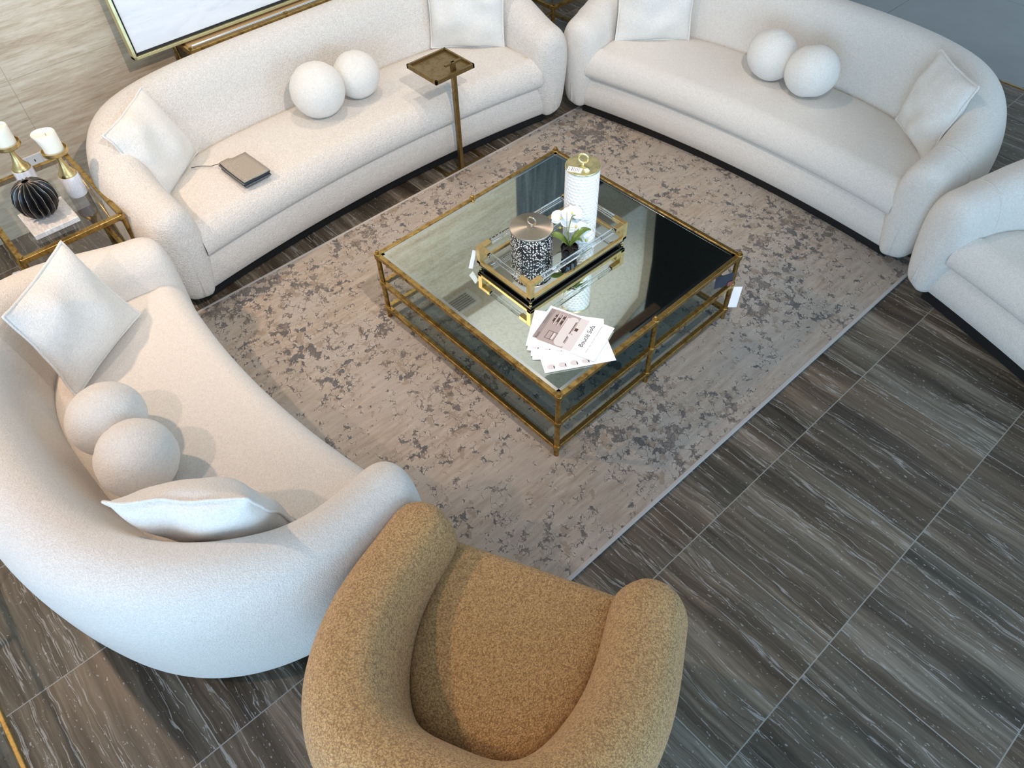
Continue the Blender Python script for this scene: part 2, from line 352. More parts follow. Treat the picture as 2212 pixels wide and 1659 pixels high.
struct('ceiling_soffit', MB().box(-2.415, -1.75, -7, 2.46, 3.2, 3.26), M['ceil_g'])
struct('trim_4', MB().box(-2.36, -2.28, 2.0, 2.9, 3.18, 3.2), M['brownt'])
struct('ceiling_void', MB().box(-8, -.9, 2.47, 12, 3.9, 3.96), M['void'])
struct('ceiling_overhead_blocker', MB().box(-1.7, 8, -7, 2.46, 5.4, 5.5), M['ceil_u'])  # unseen high lid, added to cut the overhead sky light
o = thing('ceiling_vent', 'slotted grey air vent in the ceiling border above the travertine wall', 'vent', (-3.64, 1.58, 3.2))
MB().box(-.11, .11, -.17, .17, -.008, 0).build('frame', M['vent'], o)
mb = MB()
for i in range(6): mb.box(-.075 + i * .028, -.062 + i * .028, -.12, .12, -.0095, -.008)
mb.build('slots', M['darkgrey'], o)

# ------------------------------------------------------------------ rug
o = MB(); o.box(-2.54, -.215, -1.15, 2.10, .001, .013)
rg = o.build('area_rug', M['rug'], bev=.004); tag(rg, 'large beige and grey distressed abstract rug under the coffee table', 'rug')
for a in ((-2.545, -2.53, -1.15, 2.10), (-.225, -.208, -1.15, 2.10)): MB().box(a[0], a[1], a[2], a[3], .001, .0145).build('binding', M['rug_edge'], rg, bev=.003)

# ------------------------------------------------------------------ upholstered shells
BACK = [(.02, .06), (.12, .09), (.155, .28), (.165, .50), (.155, .65), (.115, .745), (.035, .79), (-.045, .775), (-.095, .70), (-.13, .58), (-.17, .45), (-.19, .30), (-.19, .06)]
ARM = [(.0, .06), (.075, .09), (.115, .22), (.135, .38), (.125, .49), (.085, .565), (.01, .60), (-.06, .585), (-.105, .53), (-.122, .45), (-.125, .35), (-.11, .2), (-.07, .06)]
FLARE = .06; KS = .80
def shell_path(a, D, n):
    P = []
    for i in range(241):
        th = PI * i / 240; c_, s_ = math.cos(th), math.sin(th)
        y = D * max(s_, 0) ** (2 / n); aa = a + FLARE * smooth01(y / (.55 * D))
        P.append(Vector((-aa * math.copysign(abs(c_) ** (2 / n), c_), y, 0)))
    return P
def shell(a, D, r, back, arm, cap=.12, n=130, capz=.74, hump=0.0):
    P, L = resample(shell_path(a, D, r), n)
    rows = []
    for i, p in enumerate(P):
        t = (P[min(i + 1, n - 1)] - P[max(i - 1, 0)]).normalized(); o = Vector((-t.y, t.x, 0))   # outward = left of travel (start at -a going back)
        s = L * i / (n - 1); x = min(s, L - s)
        k = smooth01((p.y - .06) / (D * KS))
        e = 1.0
        if x < cap: e = max(0.02, 1 - ((cap - x) / cap) ** 2.7) ** (1 / 2.7)
        row = []
        for (bo, bz), (ao, az) in zip(back, arm):
            oo = ao + (bo - ao) * k; z = az + (bz - az) * k
            ct = 0.0
            oo = ct + (oo - ct) * e
            lo = .07 + .07 * (1 - e) ** 1.6; top = lo + max(z - .06, 0) * ((capz + (1 - capz) * e) - (lo - .07))
            row.append(Vector((oo, top)))
        row = catmull([Vector((q_[0], q_[1], 0)) for q_ in row], 4, closed=True)
        # keep below the floor line out
        rows.append([p + o * q_.x + Vector((0, 0, max(q_.y, .07))) for q_ in row] )
    for rw in rows: rw.append(rw[0])
    mb = MB().grid(rows); m_ = len(rows[0])
    mb.f.append(tuple(range(m_ - 1))); mb.f.append(tuple((len(rows) - 1) * m_ + k for k in range(m_ - 1)))
    return mb
def inner_y(a, D, r, off):
    P, L = resample(shell_path(a, D, r), 160); Q = []
    for i, p in enumerate(P):
        t = (P[min(i + 1, 159)] - P[max(i - 1, 0)]).normalized(); o = Vector((-t.y, t.x, 0))
        k = smooth01((p.y - .06) / (D * KS))
        Q.append(p - o * (off[0] + (off[1] - off[0]) * k))
    return Q
def yback(Q, u):
    best = None
    for a, b in zip(Q, Q[1:]):
        if (a.x - u) * (b.x - u) <= 0 and abs(a.x - b.x) > 1e-9:
            y = a.y + (b.y - a.y) * (u - a.x) / (b.x - a.x); best = y if best is None else max(best, y)
    return best
def seat_mesh(a, D, r, front, zt=.445, zb=.285, roll=.10, off=(.10, .165), crown=.012, K=72):
    Q = inner_y(a, D, r, off); xs = [q_.x for q_ in Q]; um = max(xs) - .002
    rows = []
    for i in range(K + 1):
        u = -um + 2 * um * i / K; yb = yback(Q, u); yf = front(u)
        if yb is None: yb = yf + .05
        yb = max(yb, yf + roll * 1.3)
        side = um - abs(u); row = []
        row.append((u, yf + .05, zb - .01)); row.append((u, yf + .02, zb - .004))
        for k in range(11):   # rolled front nose
            th = PI * k / 10 * .5
            zz_ = zb + .035 + (zt - zb - .035) * math.sin(th); yy = yf + roll * (1 - math.cos(th))
            if k == 0: row.append((u, yf + .004, zb + .012))
            row.append((u, yy, zz_))
        for k in range(1, 15):
            t = k / 14; y = yf + roll + (yb - yf - roll) * t
            d = min(yb - y, side); z = zt + crown * math.sin(PI * min(1, t)) - .03 * math.exp(-d / .022)
            row.append((u, y, z))
        row.append((u, yb, zb - .01)); rows.append(row)
    for rw in rows:
        for j in range(len(rw)):
            pass
    return MB().grid(rows)
def base_mesh(a, D, front, zt=.295, zb=.072, K=60):
    rows = []
    for i in range(K + 1):
        u = -a + 2 * a * i / K; yf = front(u)
        prof = [(.30, zb), (.03, zb), (.008, zb + .02), (.0, zb + .08), (.004, zb + .15), (.020, zt - .03), (.045, zt - .005), (.30, zt)]
        rows.append([(u, yf + dy, z) for dy, z in prof])
    mb = MB().grid(rows); n = len(rows[0]); mb.f.append(tuple(range(n))); mb.f.append(tuple(K * n + k for k in range(n))); return mb
def plinth_mesh(a, D, front):
    poly = [(-a + .03 + (2 * a - .06) * i / 24, front(-a + .03 + (2 * a - .06) * i / 24) + .05) for i in range(25)] + [(a - .02, D * .5), (a - .35, D - .02), (-a + .35, D - .02), (-a + .02, D * .5)]
    return MB().prism(poly, 0.0 if False else .0, .062)
def sofa(name, label, loc, rz, half, depth, mtl, r=3.1, concave=.09, group=None, z0=.0135, seams=False):
    a = half - .135; D = depth - .16
    t = thing(name, label, 'sofa', (loc[0], loc[1], 0), rz, group)
    fr = lambda u: .035 + concave * (1 - (u / a) ** 2)
    fs = lambda u: .0 + (concave + .01) * (1 - (u / a) ** 2) + .012
    sh = shell(a, D, r, BACK, ARM); sh.build('backrest_and_arms', mtl, t, smooth=True, sub=1)
    seat_mesh(a, D, r, fs).build('seat_cushion', mtl, t, smooth=True)
    base_mesh(a - .01, D, fr).build('base', mtl, t, smooth=True)
    if seams:
        P, L = resample(shell_path(a, D, r), 130); rows = sh.v; m_ = len(rows) // 130
        for i in (int(130 * .19 / L) + 1, 128 - int(130 * .19 / L)):
            ring = [Vector(v) for v in rows[i * m_:(i + 1) * m_ - 1]]; ring = [v for v in ring if v.z > .12 and True]
            # start the seam at the lowest outer point
            k0 = next((k for k in range(1, len(ring)) if (ring[k] - ring[k - 1]).length > .12), 0); ring = ring[k0:] + ring[:k0]
            MB().tube(ring, .0028, 6).build('arm_seam', mtl, t, smooth=True)
    pl = plinth_mesh(a, D, fr); pl.v = [(x, y, z + z0) for x, y, z in pl.v]; pl.build('plinth', M['black'], t)
    return t
FLARE = .03
sofa('curved_sofa', 'long cream boucle curved sofa along the travertine wall, holding the fabric swatches', (-2.50, .43), PI / 2, 1.37, 1.03, M['boucle'], concave=.10, r=4.1)
FLARE = .065
sofa('curved_sofa', 'cream boucle curved sofa at the far end of the rug, facing the camera', (-1.425, 1.86), math.radians(3), 1.23, 1.03, M['boucle2'], concave=.09, seams=True)
KS = .97; FLARE = .07
sofa('curved_sofa', 'cream boucle curved sofa in the foreground, back to the camera side, beside the ochre armchair', (-1.575, -.86), PI + math.radians(2.5), .985, 1.125, M['boucle2'], concave=.08, r=2.9)
FLARE = .01; KS = .8
sofa('curved_sofa', 'cream boucle sofa cut off by the right edge, no cushions on it', (.80, 1.415), math.radians(-22.5), 1.16, 1.02, M['boucle2'], concave=.08, z0=0, seams=True)

# ochre armchair
FLARE = .03; KS = .94
CB = [(.02, .08), (.10, .11), (.14, .28), (.15, .48), (.14, .62), (.10, .70), (.03, .735), (-.05, .715), (-.10, .64), (-.125, .55), (-.14, .45), (-.14, .30), (-.13, .08)]
CA = [(.0, .08), (.08, .11), (.115, .25), (.122, .42), (.115, .50), (.075, .575), (.01, .60), (-.06, .585), (-.105, .52), (-.12, .46), (-.12, .35), (-.10, .2), (-.06, .08)]
t = thing('armchair', 'ochre boucle barrel armchair in the foreground', 'armchair', (-.19, -.715, 0), math.radians(206.5))
a, D = .381, .785
cb = shell(a, D, 3.0, CB, CA, cap=.12, capz=.80, n=90)
cb.v = [(x, y - .045, z) for x, y, z in cb.v]
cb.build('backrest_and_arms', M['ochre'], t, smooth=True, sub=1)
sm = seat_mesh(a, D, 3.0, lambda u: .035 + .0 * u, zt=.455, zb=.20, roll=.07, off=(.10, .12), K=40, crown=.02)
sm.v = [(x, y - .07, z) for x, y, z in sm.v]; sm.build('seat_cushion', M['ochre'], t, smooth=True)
bm_ = base_mesh(a, D, lambda u: .05, zt=.24, zb=.06, K=20); bm_.build('base', M['ochre'], t, smooth=True)
MB().lathe([(.27, 0), (.27, .03), (.06, .045), (.05, .12)], c=(0, .36, 0)).build('swivel_base', M['black'], t, smooth='auto')

# ------------------------------------------------------------------ cushions
def cushion(label, P1, P2, P3, P4, mtl, thick=.15, seed=0, side=1):
    """P1,P2 bottom corners, P3,P4 top corners (P3 above P2)"""
    P = [Vector(p) for p in (P1, P2, P3, P4)]; c = sum(P, Vector()) / 4
    n = (P[1] - P[0]).cross(P[3] - P[0]).normalized() * side
    o = tag(bpy.data.objects.new('throw_pillow', None), label, 'pillow', None); C.objects.link(o)
    o.location = c - n * thick * .28
    K = 28
    def pt(s, tt, sd):
        u, v = (s + 1) / 2, (tt + 1) / 2
        base = P[0].lerp(P[1], u).lerp(P[3].lerp(P[2], u), v) - c
        pin = .055
        base *= 1.0
        eu = (P[1] - P[0]) * .5; ev = (P[3] - P[0]) * .5
        base += -eu * s * pin * (1 - tt * tt) * abs(s) ** 3 - ev * tt * pin * (1 - s * s) * abs(tt) ** 3
        h = thick * .5 * ((1 - abs(s) ** 2.6) * (1 - abs(tt) ** 2.6)) ** .62
        wr = noise.noise(Vector((s * 1.6 + seed, tt * 1.6, sd * 3.1 + seed))) * .022 * (1 - (abs(s) * abs(tt)) ** 2) * (1 if h > .004 else 0)
        edge_ = noise.noise(Vector((s * 2 + seed * 2, tt * 2, 0))) * .012
        return base + n * (sd * (h + (wr if h > .01 else 0) * .9) + edge_)
    mb = MB()
    xs = [math.sin(PI / 2 * (-1 + 2 * i / K)) * .35 + (-1 + 2 * i / K) * .65 for i in range(K + 1)]
    mb.grid([[pt(x, y, 1) for y in xs] for x in xs]); mb.grid([[pt(x, y, -1) for y in xs][::-1] for x in xs])
    mb.build('cover', mtl, o, smooth=True, sub=1, weld=True)
    ring = [pt(x, -1, 0) for x in xs] + [pt(1, y, 0) for y in xs[1:]] + [pt(x, 1, 0) for x in xs[::-1][1:]] + [pt(-1, y, 0) for y in xs[::-1][1:]]
    MB().tube(ring, .0055, 8, False).build('piping', mtl, o, smooth=True)
    return o
zs = .455
cushion('square cream pillow in the left corner of the long wall sofa, nearest the candles', (-2.83, -.68, zs), (-3.13, -.36, zs), (-3.22, -.48, .83), (-2.935, -.80, .83), M['ivory'], seed=1)
cushion('square cream pillow on the long wall sofa, behind the bronze drink table', (-3.12, 1.17, zs), (-2.80, 1.49, zs), (-2.85, 1.56, .88), (-3.19, 1.23, .88), M['ivory'], seed=2, side=1)
cushion('square cream pillow in the left corner of the far sofa, cut by the top edge', (-2.37, 2.03, zs), (-2.06, 2.36, zs), (-2.12, 2.44, .88), (-2.44, 2.10, .88), M['ivory'], seed=3)
cushion('square cream pillow in the right corner of the far sofa', (-.78, 2.46, zs), (-.47, 2.20, zs), (-.43, 2.33, .83), (-.735, 2.55, .83), M['ivory'], seed=4)
cushion('square cream pillow at the left end of the foreground sofa, by the brass side table', (-1.94, -1.56, zs), (-2.20, -1.18, zs), (-2.35, -1.285, .82), (-2.08, -1.60, .82), M['ivory'], seed=5, side=-1)
cushion('square cream pillow seen edge-on in the near right corner of the foreground sofa', (-.90, -1.16, zs), (-1.185, -1.475, zs), (-1.09, -1.595, .86), (-.81, -1.28, .86), M['ivory'], seed=6, side=1, thick=.19)
def ball(label, loc, r, mtl, seed, tilt, group=None):
    o = MB(); n, m_ = 48, 24; vs = []
    for i in range(1, m_):
        th = PI * i / m_
        for k in range(n):
            a = 2 * PI * k / n; seam = .012 * math.exp(-((a * 8 / (2 * PI)) % 1 - .5) ** 2 / .0025)
            pole = 1 - .05 * math.exp(-(math.sin(th) / .18) ** 2)
            rr = r * (pole - seam + .012 * noise.noise(Vector((math.cos(a) * 2 + seed, math.sin(a) * 2, th))))
            vs.append((rr * math.sin(th) * math.cos(a), rr * math.sin(th) * math.sin(a), rr * math.cos(th) * .93))
    fs = [(i * n + k, (i + 1) * n + k, (i + 1) * n + (k + 1) % n, i * n + (k + 1) % n) for i in range(m_ - 2) for k in range(n)]
    vs += [(0, 0, r * .88), (0, 0, -r * .88)]; t0 = len(vs) - 2
    fs += [(t0, k, (k + 1) % n) for k in range(n)] + [(t0 + 1, (m_ - 2) * n + (k + 1) % n, (m_ - 2) * n + k) for k in range(n)]
    o.add(vs, fs); b = o.build('ball_cushion', mtl, smooth=True); b.location = loc; b.rotation_euler = tilt
    return tag(b, label, 'cushion')
ball('round ball cushion on the sofa along the wall, the larger, nearer one', (-2.985, .295, .59), .149, M['ivory'], 1, (.3, .5, 0))
ball('round ball cushion on the sofa along the wall, the one nearer the drink table', (-2.995, .555, .575), .130, M['ivory'], 2, (.5, .2, 1))
ball('round ball cushion on the far sofa, the left one, tucked against the back', (-1.487, 2.35, .59), .142, M['ivory'], 3, (-.4, .4, 0))
ball('round ball cushion on the far sofa, the right, nearer one', (-1.225, 2.34, .595), .145, M['ivory'], 4, (-.5, .1, 1))
ball('round ball cushion on the foreground sofa touching the square pillow', (-1.60, -1.495, .59), .138, M['ivory'], 5, (.2, -.5, 0))
ball('round ball cushion on the foreground sofa, the one nearer the edge-on pillow', (-1.362, -1.490, .59), .139, M['ivory'], 6, (.4, -.3, 1))

# ------------------------------------------------------------------ coffee table
SQ, HT = 1.1756, .4205
ct = thing('coffee_table', 'low square antique brass coffee table with mirrored top and two glass shelves', 'table', (-.6582, -.1483, 0), 1.5882 - PI / 2)
ax = lambda a, b: (-b, a)      # a: towards the far corner on the right, b: towards the left corner
def rails(z, w, h, name):
    m1 = MB(); i = w / 2
    for (a0, b0), (a1, b1) in (((0, 0), (SQ, 0)), ((SQ, 0), (SQ, SQ)), ((SQ, SQ), (0, SQ)), ((0, SQ), (0, 0))):
        p, q_ = ax(a0, b0), ax(a1, b1); m1.beam((p[0], p[1], z - h / 2), (q_[0], q_[1], z - h / 2), w, h)
    return m1.build(name, M['brass'], ct, bev=.002)
rails(HT, .022, .022, 'top_frame'); rails(.248, .022, .022, 'shelf_frame'); rails(.082, .022, .022, 'shelf_frame')
for a_, b_ in ((0, 0), (SQ, 0), (SQ, SQ), (0, SQ), (SQ / 2, 0), (SQ / 2, SQ)):
    p = ax(a_, b_); l = MB().lathe([(.0115, .0135), (.0115, HT + .001), (.006, HT + .003), (.006, HT + .007), (.009, HT + .010), (.009, HT + .016), (.0, HT + .018)], 16, (p[0], p[1], 0))
    for z in (.0715, .237, HT - .011): l.lathe([(.015, -.014), (.0165, -.012), (.0165, .012), (.015, .014)], 16, (p[0], p[1], z))
    l.build('leg', M['brass'], ct, smooth='auto')
p0, p1 = .012, SQ - .012
def inset(z0, z1, d=0): return MB().box(-p1 + d, -p0 - d, p0 + d, p1 - d, z0, z1)
inset(.405, .4165, .012).build('mirror_top', M['mirror'], ct)
mb = MB()
for x0, x1, y0, y1 in ((-p1, -p1 + .014, p0, p1), (-p0 - .014, -p0, p0, p1), (-p1, -p0, p0, p0 + .014), (-p1, -p0, p1 - .014, p1)): mb.box(x0, x1, y0, y1, .404, .4172)
mb.build('mirror_bevel', M['bevel'], ct)
inset(.240, .246).build('glass_shelf', M['glassg'], ct); inset(.074, .080).build('glass_shelf', M['glassg'], ct)
def hangtag(name, label, cat, V, m1, strips=()):
    o = MB().add(V, [tuple(range(len(V)))]).build(name, m1); sd = o.modifiers.new('s', 'SOLIDIFY'); sd.thickness = .0012
    for st, m2, nm in strips:
        MB().add(st, [tuple(range(len(st)))]).build(nm, m2, o).modifiers.new('s', 'SOLIDIFY').thickness = .0016
    return tag(o, label, cat)

# tray
TX0, TX1, TY0, TY1 = -1.445, -1.092, .108, .716
tr = thing('serving_tray', 'mirrored tray with clear acrylic rails and brass corners on the coffee table', 'tray', ((TX0 + TX1) / 2, (TY0 + TY1) / 2, .4205))
hx, hy = (TX1 - TX0) / 2, (TY1 - TY0) / 2; ZT = .120
MB().box(-hx + .006, hx - .006, -hy + .006, hy - .006, .010, .026).build('base_board', M['gloss_black'], tr)
mb = MB()
for s in (-1, 1):
    mb.box(-hx, hx, s * hy - (.014 if s > 0 else 0), s * hy + (.014 if s < 0 else 0), .026, .042)
    mb.box(s * hx - (.014 if s > 0 else 0), s * hx + (.014 if s < 0 else 0), -hy, hy, .026, .042)
mb.build('bottom_frame', M['brassb'], tr, bev=.0015)
MB().box(-hx + .014, hx - .014, -hy + .014, hy - .014, .027, .034).build('mirror_base', M['mirror_tray'], tr)
for sx_ in (-1, 1):
    for sy_ in (-1, 1):
        X_, Y_ = sx_ * hx, sy_ * hy; b = .025
        mb = MB().box(min(X_, X_ - sx_ * b), max(X_, X_ - sx_ * b), min(Y_, Y_ - sy_ * b), max(Y_, Y_ - sy_ * b), .026, ZT)
        mb.box(min(X_ - sx_ * b, X_ - sx_ * .075), max(X_ - sx_ * b, X_ - sx_ * .075), min(Y_, Y_ - sy_ * b), max(Y_, Y_ - sy_ * b), ZT - .019, ZT)
        mb.box(min(X_, X_ - sx_ * b), max(X_, X_ - sx_ * b), min(Y_ - sy_ * b, Y_ - sy_ * .075), max(Y_ - sy_ * b, Y_ - sy_ * .075), ZT - .019, ZT)
        mb.build('corner_bracket', M['brassb'], tr, bev=.0015)
        MB().lathe([(.0, 0), (.006, .002), (.007, .006), (.005, .010), (.0, .011)], 12, (X_ - sx_ * .012, Y_ - sy_ * .012, 0)).build('foot', M['brassb'], tr, smooth=True)
for s in (-1, 1):
    MB().box(-hx + .075, hx - .075, s * (hy - .0125) - .0095, s * (hy - .0125) + .0095, ZT - .019, ZT).build('acrylic_rail', M['acrylic'], tr, bev=.002)
    MB().box(s * (hx - .0125) - .0095, s * (hx - .0125) + .0095, -hy + .075, hy - .075, ZT - .019, ZT).build('acrylic_rail', M['acrylic'], tr, bev=.002)
hangtag('price_tag', 'white blank paper tag hanging off the left corner of the tray', 'tag', [(-1.452, .116, .505), (-1.455, .098, .518), (-1.448, .062, .438), (-1.446, .082, .424)], M['white'])

# jar
jz = .4205 + .0345
jr = thing('lidded_jar', 'round black jar covered in pearl dots with a brushed bronze lid, on the tray', 'jar', (-1.325, .335, jz))
MB().lathe([(.0, 0), (.092, 0), (.096, .006), (.0965, .125), (.0945, .13), (.0, .13)], 64).build('body', M['dots'], jr, smooth='auto')
MB().lathe([(.0, .1305), (.098, .1305), (.098, .137), (.0965, .139), (.0, .142)], 96).build('lid', M['champ'], jr, smooth='auto')
MB().torus((0, 0, .168), .019, .0035, (1, .4, 0), (0, 0, 1)).lathe([(.007, .141), (.006, .146), (.0, .149)], 12).build('ring_handle', M['champ'], jr, smooth=True)
# canister
cn = thing('tall_canister', 'tall hammered white canister with a gold lid and ring on the tray', 'canister', (-1.262, .578, jz))
nA, nZ = 144, 150; rows = []
H_ = .362; R_ = .0755
for i in range(nZ + 1):
    z = H_ * i / nZ; row = []
    for k in range(nA + 1):
        a = 2 * PI * (k % nA) / nA
        ca = a * 24 / (2 * PI); cz = z / .0165; ca += .5 * (int(math.floor(cz)) % 2)
        da = (ca % 1 - .5); dz = (cz % 1 - .5); d = .0042 * max(0, 1 - (da * da + dz * dz) * 4.2)
        if i < 2 or i > nZ - 3: d = 0
        rr = R_ - d; row.append((rr * math.cos(a), rr * math.sin(a), z))
    rows.append(row)
mb = MB().grid(rows); mb.build('body', M['hammer'], cn, smooth=True, weld=True)
MB().lathe([(.0, H_ + .0005), (.0775, H_ + .0005), (.0775, H_ + .005), (.076, H_ + .007), (.0, H_ + .007)], 96).build('lid', M['brassp'], cn, smooth='auto')
MB().torus((0, 0, H_ + .040), .021, .0045, (.85, .5, 0), (0, 0, 1)).lathe([(.008, H_ + .007), (.005, H_ + .012), (.004, H_ + .018)], 12).build('ring_handle', M['brassp'], cn, smooth=True)
st = thing('price_label', 'white printed price label lying on the gold canister lid', 'label', (-1.262, .578, jz + H_ + .0072))
# label frame: toward camera = (.68,-.73)
vc = Vector((.677, -.736, 0)); vr = Vector((.736, .677, 0))
def quad(c_, u, v, hu, hv, z): return [(*(c_ + u * sx_ * hu + v * sy_ * hv).to_2d(), z) for sx_, sy_ in ((-1, -1), (1, -1), (1, 1), (-1, 1))]
uu = (vr * .97 + vc * .22).normalized(); vv = Vector((-uu.y, uu.x, 0))
cc = vc * .037 - vr * .034
MB().prism([v[:2] for v in quad(cc, uu, vv, .031, .018, 0)], 0, .0008).build('card', M['white'], st)
mb = MB()
for k, (xo, l) in enumerate(((-.024, .012), (-.012, .013), (-.004, .015), (.004, .014), (.011, .010), (.018, .012))):
    mb.prism([v[:2] for v in quad(cc + uu * xo, uu, vv, .0012 if k != 1 else .0022, l, 0)], .0008, .0010)
mb.build('print_lines', M['greyink'], st)
sq = MB().prism([v[:2] for v in quad(vc * .040 + vr * .016, (uu + vv * .9).normalized(), (vv - uu * .9).normalized(), .0095, .0095, 0)], 0, .004).build('security_tag', M['candle'])
sq.location = st.location; tag(sq, 'small cream security tag square on the gold canister lid', 'tag')

# orchid
oc = thing('potted_orchid', 'small white phalaenopsis orchid in a black pot between the jar and the canister', 'plant', (-1.175, .425, jz))
MB().lathe([(.0, 0), (.030, 0), (.034, .004), (.040, .062), (.036, .064), (.034, .052), (.0, .052)], 32).build('pot', M['gloss_black'], oc, smooth='auto')
mb = MB()
random.seed(3)
for k in range(26):
    a = random.random() * 2 * PI; r0 = random.random() * .028; mb.lathe([(.0, -.006), (.006, -.003), (.007, .002), (.0, .007)], 6, (r0 * math.cos(a), r0 * math.sin(a), .058))
for k, (a, l, dz) in enumerate(((-.9, .085, -.03), (-.6, .075, -.015), (-.2, .07, -.035), (-1.3, .06, -.03), (.2, .055, -.02), (-.75, .10, -.045), (-1.8, .05, -.02))):
    pts = [(.008 * math.cos(a), .008 * math.sin(a), .062)]
    for j in range(1, 6):
        t_ = j / 5; aa = a + .35 * math.sin(4 * t_ + k); pts.append(((.01 + l * t_) * math.cos(aa), (.01 + l * t_) * math.sin(aa), .062 + .012 * math.sin(PI * t_) + dz * t_ * t_))
    mb.tube(pts, [.0035, .003, .0028, .0024, .002, .0012], 6)
mb.build('bark_and_roots', M['moss'], oc, smooth=True)
def leaf(base, tip, width, droop, lift):
    b, t_ = Vector(base), Vector(tip); d = t_ - b; side = d.cross(Vector((0, 0, 1))).normalized(); rows = []
    for i in range(13):
        k = i / 12; c_ = b.lerp(t_, k) + Vector((0, 0, lift * math.sin(PI * k) - droop * k ** 3)); wd = width * (math.sin(PI * (k ** .75) * .96 + .06)) ** .8
        rows.append([c_ + side * wd * s + Vector((0, 0, .010 * s * s)) for s in (-1, -.5, 0, .5, 1)])
    o = MB().grid(rows).build('leaf', M['leaf'], oc, smooth=True, sub=1); o.modifiers.new('s', 'SOLIDIFY').thickness = .0018
leaf((0, 0, .06), (-.095, -.062, .105), .021, .012, .028)
leaf((0, 0, .06), (-.012, -.012, .135), .016, .0, .006)
leaf((0, 0, .06), (.028, .105, .115), .020, .006, .030)
leaf((0, 0, .06), (.03, .05, .09), .012, .012, .02)
s1_ = catmull([Vector(v) for v in ((-.005, 0, .05), (-.02, .01, .12), (-.03, .03, .165), (-.035, .05, .185), (-.025, .085, .175))], 6)
MB().tube(s1_, [.0025] * (len(s1_) - 1) + [.0015], 8).tube([(-.008, .004, .05), (-.032, .012, .14), (-.045, .02, .215)], [.0015, .0015, .0012], 8).build('flower_stem', M['stem'], oc, smooth=True)
def petal(mb, c_, dirv, nrm, l, wd, cup):
    dirv = Vector(dirv).normalized(); nrm = Vector(nrm).normalized(); sd = dirv.cross(nrm).normalized(); rows = []
    for i in range(8):
        k = i / 7; ww = wd * (math.sin(PI * (k * .93 + .05)) ** .6); cc_ = c_ + dirv * l * k + nrm * cup * (k * k)
        rows.append([cc_ + sd * ww * s - nrm * .25 * cup * s * s for s in (-1, -.5, 0, .5, 1)])
    mb.grid(rows)
def flower(c_, nrm, r, roll):
    c_ = Vector(c_); n_ = Vector(nrm).normalized(); u = n_.cross(Vector((0, 0, 1))).normalized(); v = u.cross(n_).normalized()
    mb = MB()
    for ang, l, wd in ((90, .9, .33), (210, .9, .32), (330, .9, .32)):
        a = math.radians(ang) + roll; petal(mb, c_, u * math.cos(a) + v * math.sin(a), n_, r * l, r * wd, r * .05)
    for ang in (20, 160):
        a = math.radians(ang) + roll; petal(mb, c_ + n_ * .002, u * math.cos(a) + v * math.sin(a), n_, r, r * .62, r * .10)
    o = mb.build('flower', M['petal'], oc, smooth=True, sub=1); o.modifiers.new('s', 'SOLIDIFY').thickness = .0008
    m2 = MB().lathe([(.0, 0), (.0045, .003), (.005, .008), (.0, .013)], 10, tuple(c_ + n_ * .004)); m2.build('lip', M['lip'], o, smooth=True)
flower((-.085, .028, .150), (.55, -.75, .55), .048, .2)
flower((-.045, .055, .185), (.45, -.55, .8), .046, -.3)
flower((-.030, .118, .160), (.95, -.2, .45), .044, .4)
flower((-.025, .062, .118), (.5, -.6, .8), .044, .1)
flower((.008, .085, .105), (.9, -.1, .3), .042, .9)
for c_ in ((-.085, .022, .105), (.030, .075, .072)):
    MB().lathe([(.0, -.008), (.0055, -.003), (.006, .003), (.0, .009)], 12, c_).tube([c_, (-.02, .04, c_[2] + .03)], .001, 6).build('bud', M['bud'], oc, smooth=True)

# ------------------------------------------------------------------ brochures
def sheet(label, px, py, ang, z, decorate=None):
    o = thing('brochure', label, 'brochure', (px, py, z), math.radians(ang), 'brochures fanned on the coffee table')
    MB().box(0, .297, 0, .21, 0, .0009).build('page', M['white'], o)
    if decorate: decorate(o)
    return o
def rect(mb, x0, x1, y0, y1, z0=.0009, z1=.0011): mb.box(x0, x1, y0, y1, z0, z1)
def thumbs(o):
    mb = MB()
    for x in (.012, .060, .108, .156): mb.prism([(x + .006 + .016 * math.cos(a * PI / 8) * (1.0) + .014, .026 + .014 * math.sin(a * PI / 8)) for a in range(16)], .0009, .0011)
    mb.build('printed_photos', M['print_l'], o)
    for x in (.012, .060, .108, .156):
        mb = MB(); rect(mb, x + .030, x + .034, .014, .03, .0011, .0012); mb.build('printed_shadow', M['ink'], o)
z0 = .4212
sheet('lowest white brochure of the fan, row of small sofa pictures along its edge', -.777, -.109, 60, z0, thumbs)
sheet('white brochure second from the bottom of the fan, only a blank strip showing', -.863, -.096, 47, z0 + .001)
sheet('white brochure third from the bottom of the fan, blank strip showing', -.882, -.088, 44, z0 + .002)
sheet('white brochure third from top of the fan, small grey sofa picture at its corner', -.915, -.078, 38, z0 + .003, thumbs)
sheet('white brochure directly beneath the printed cover, showing a blank upper left corner', -.936, -.066, 36, z0 + .004)
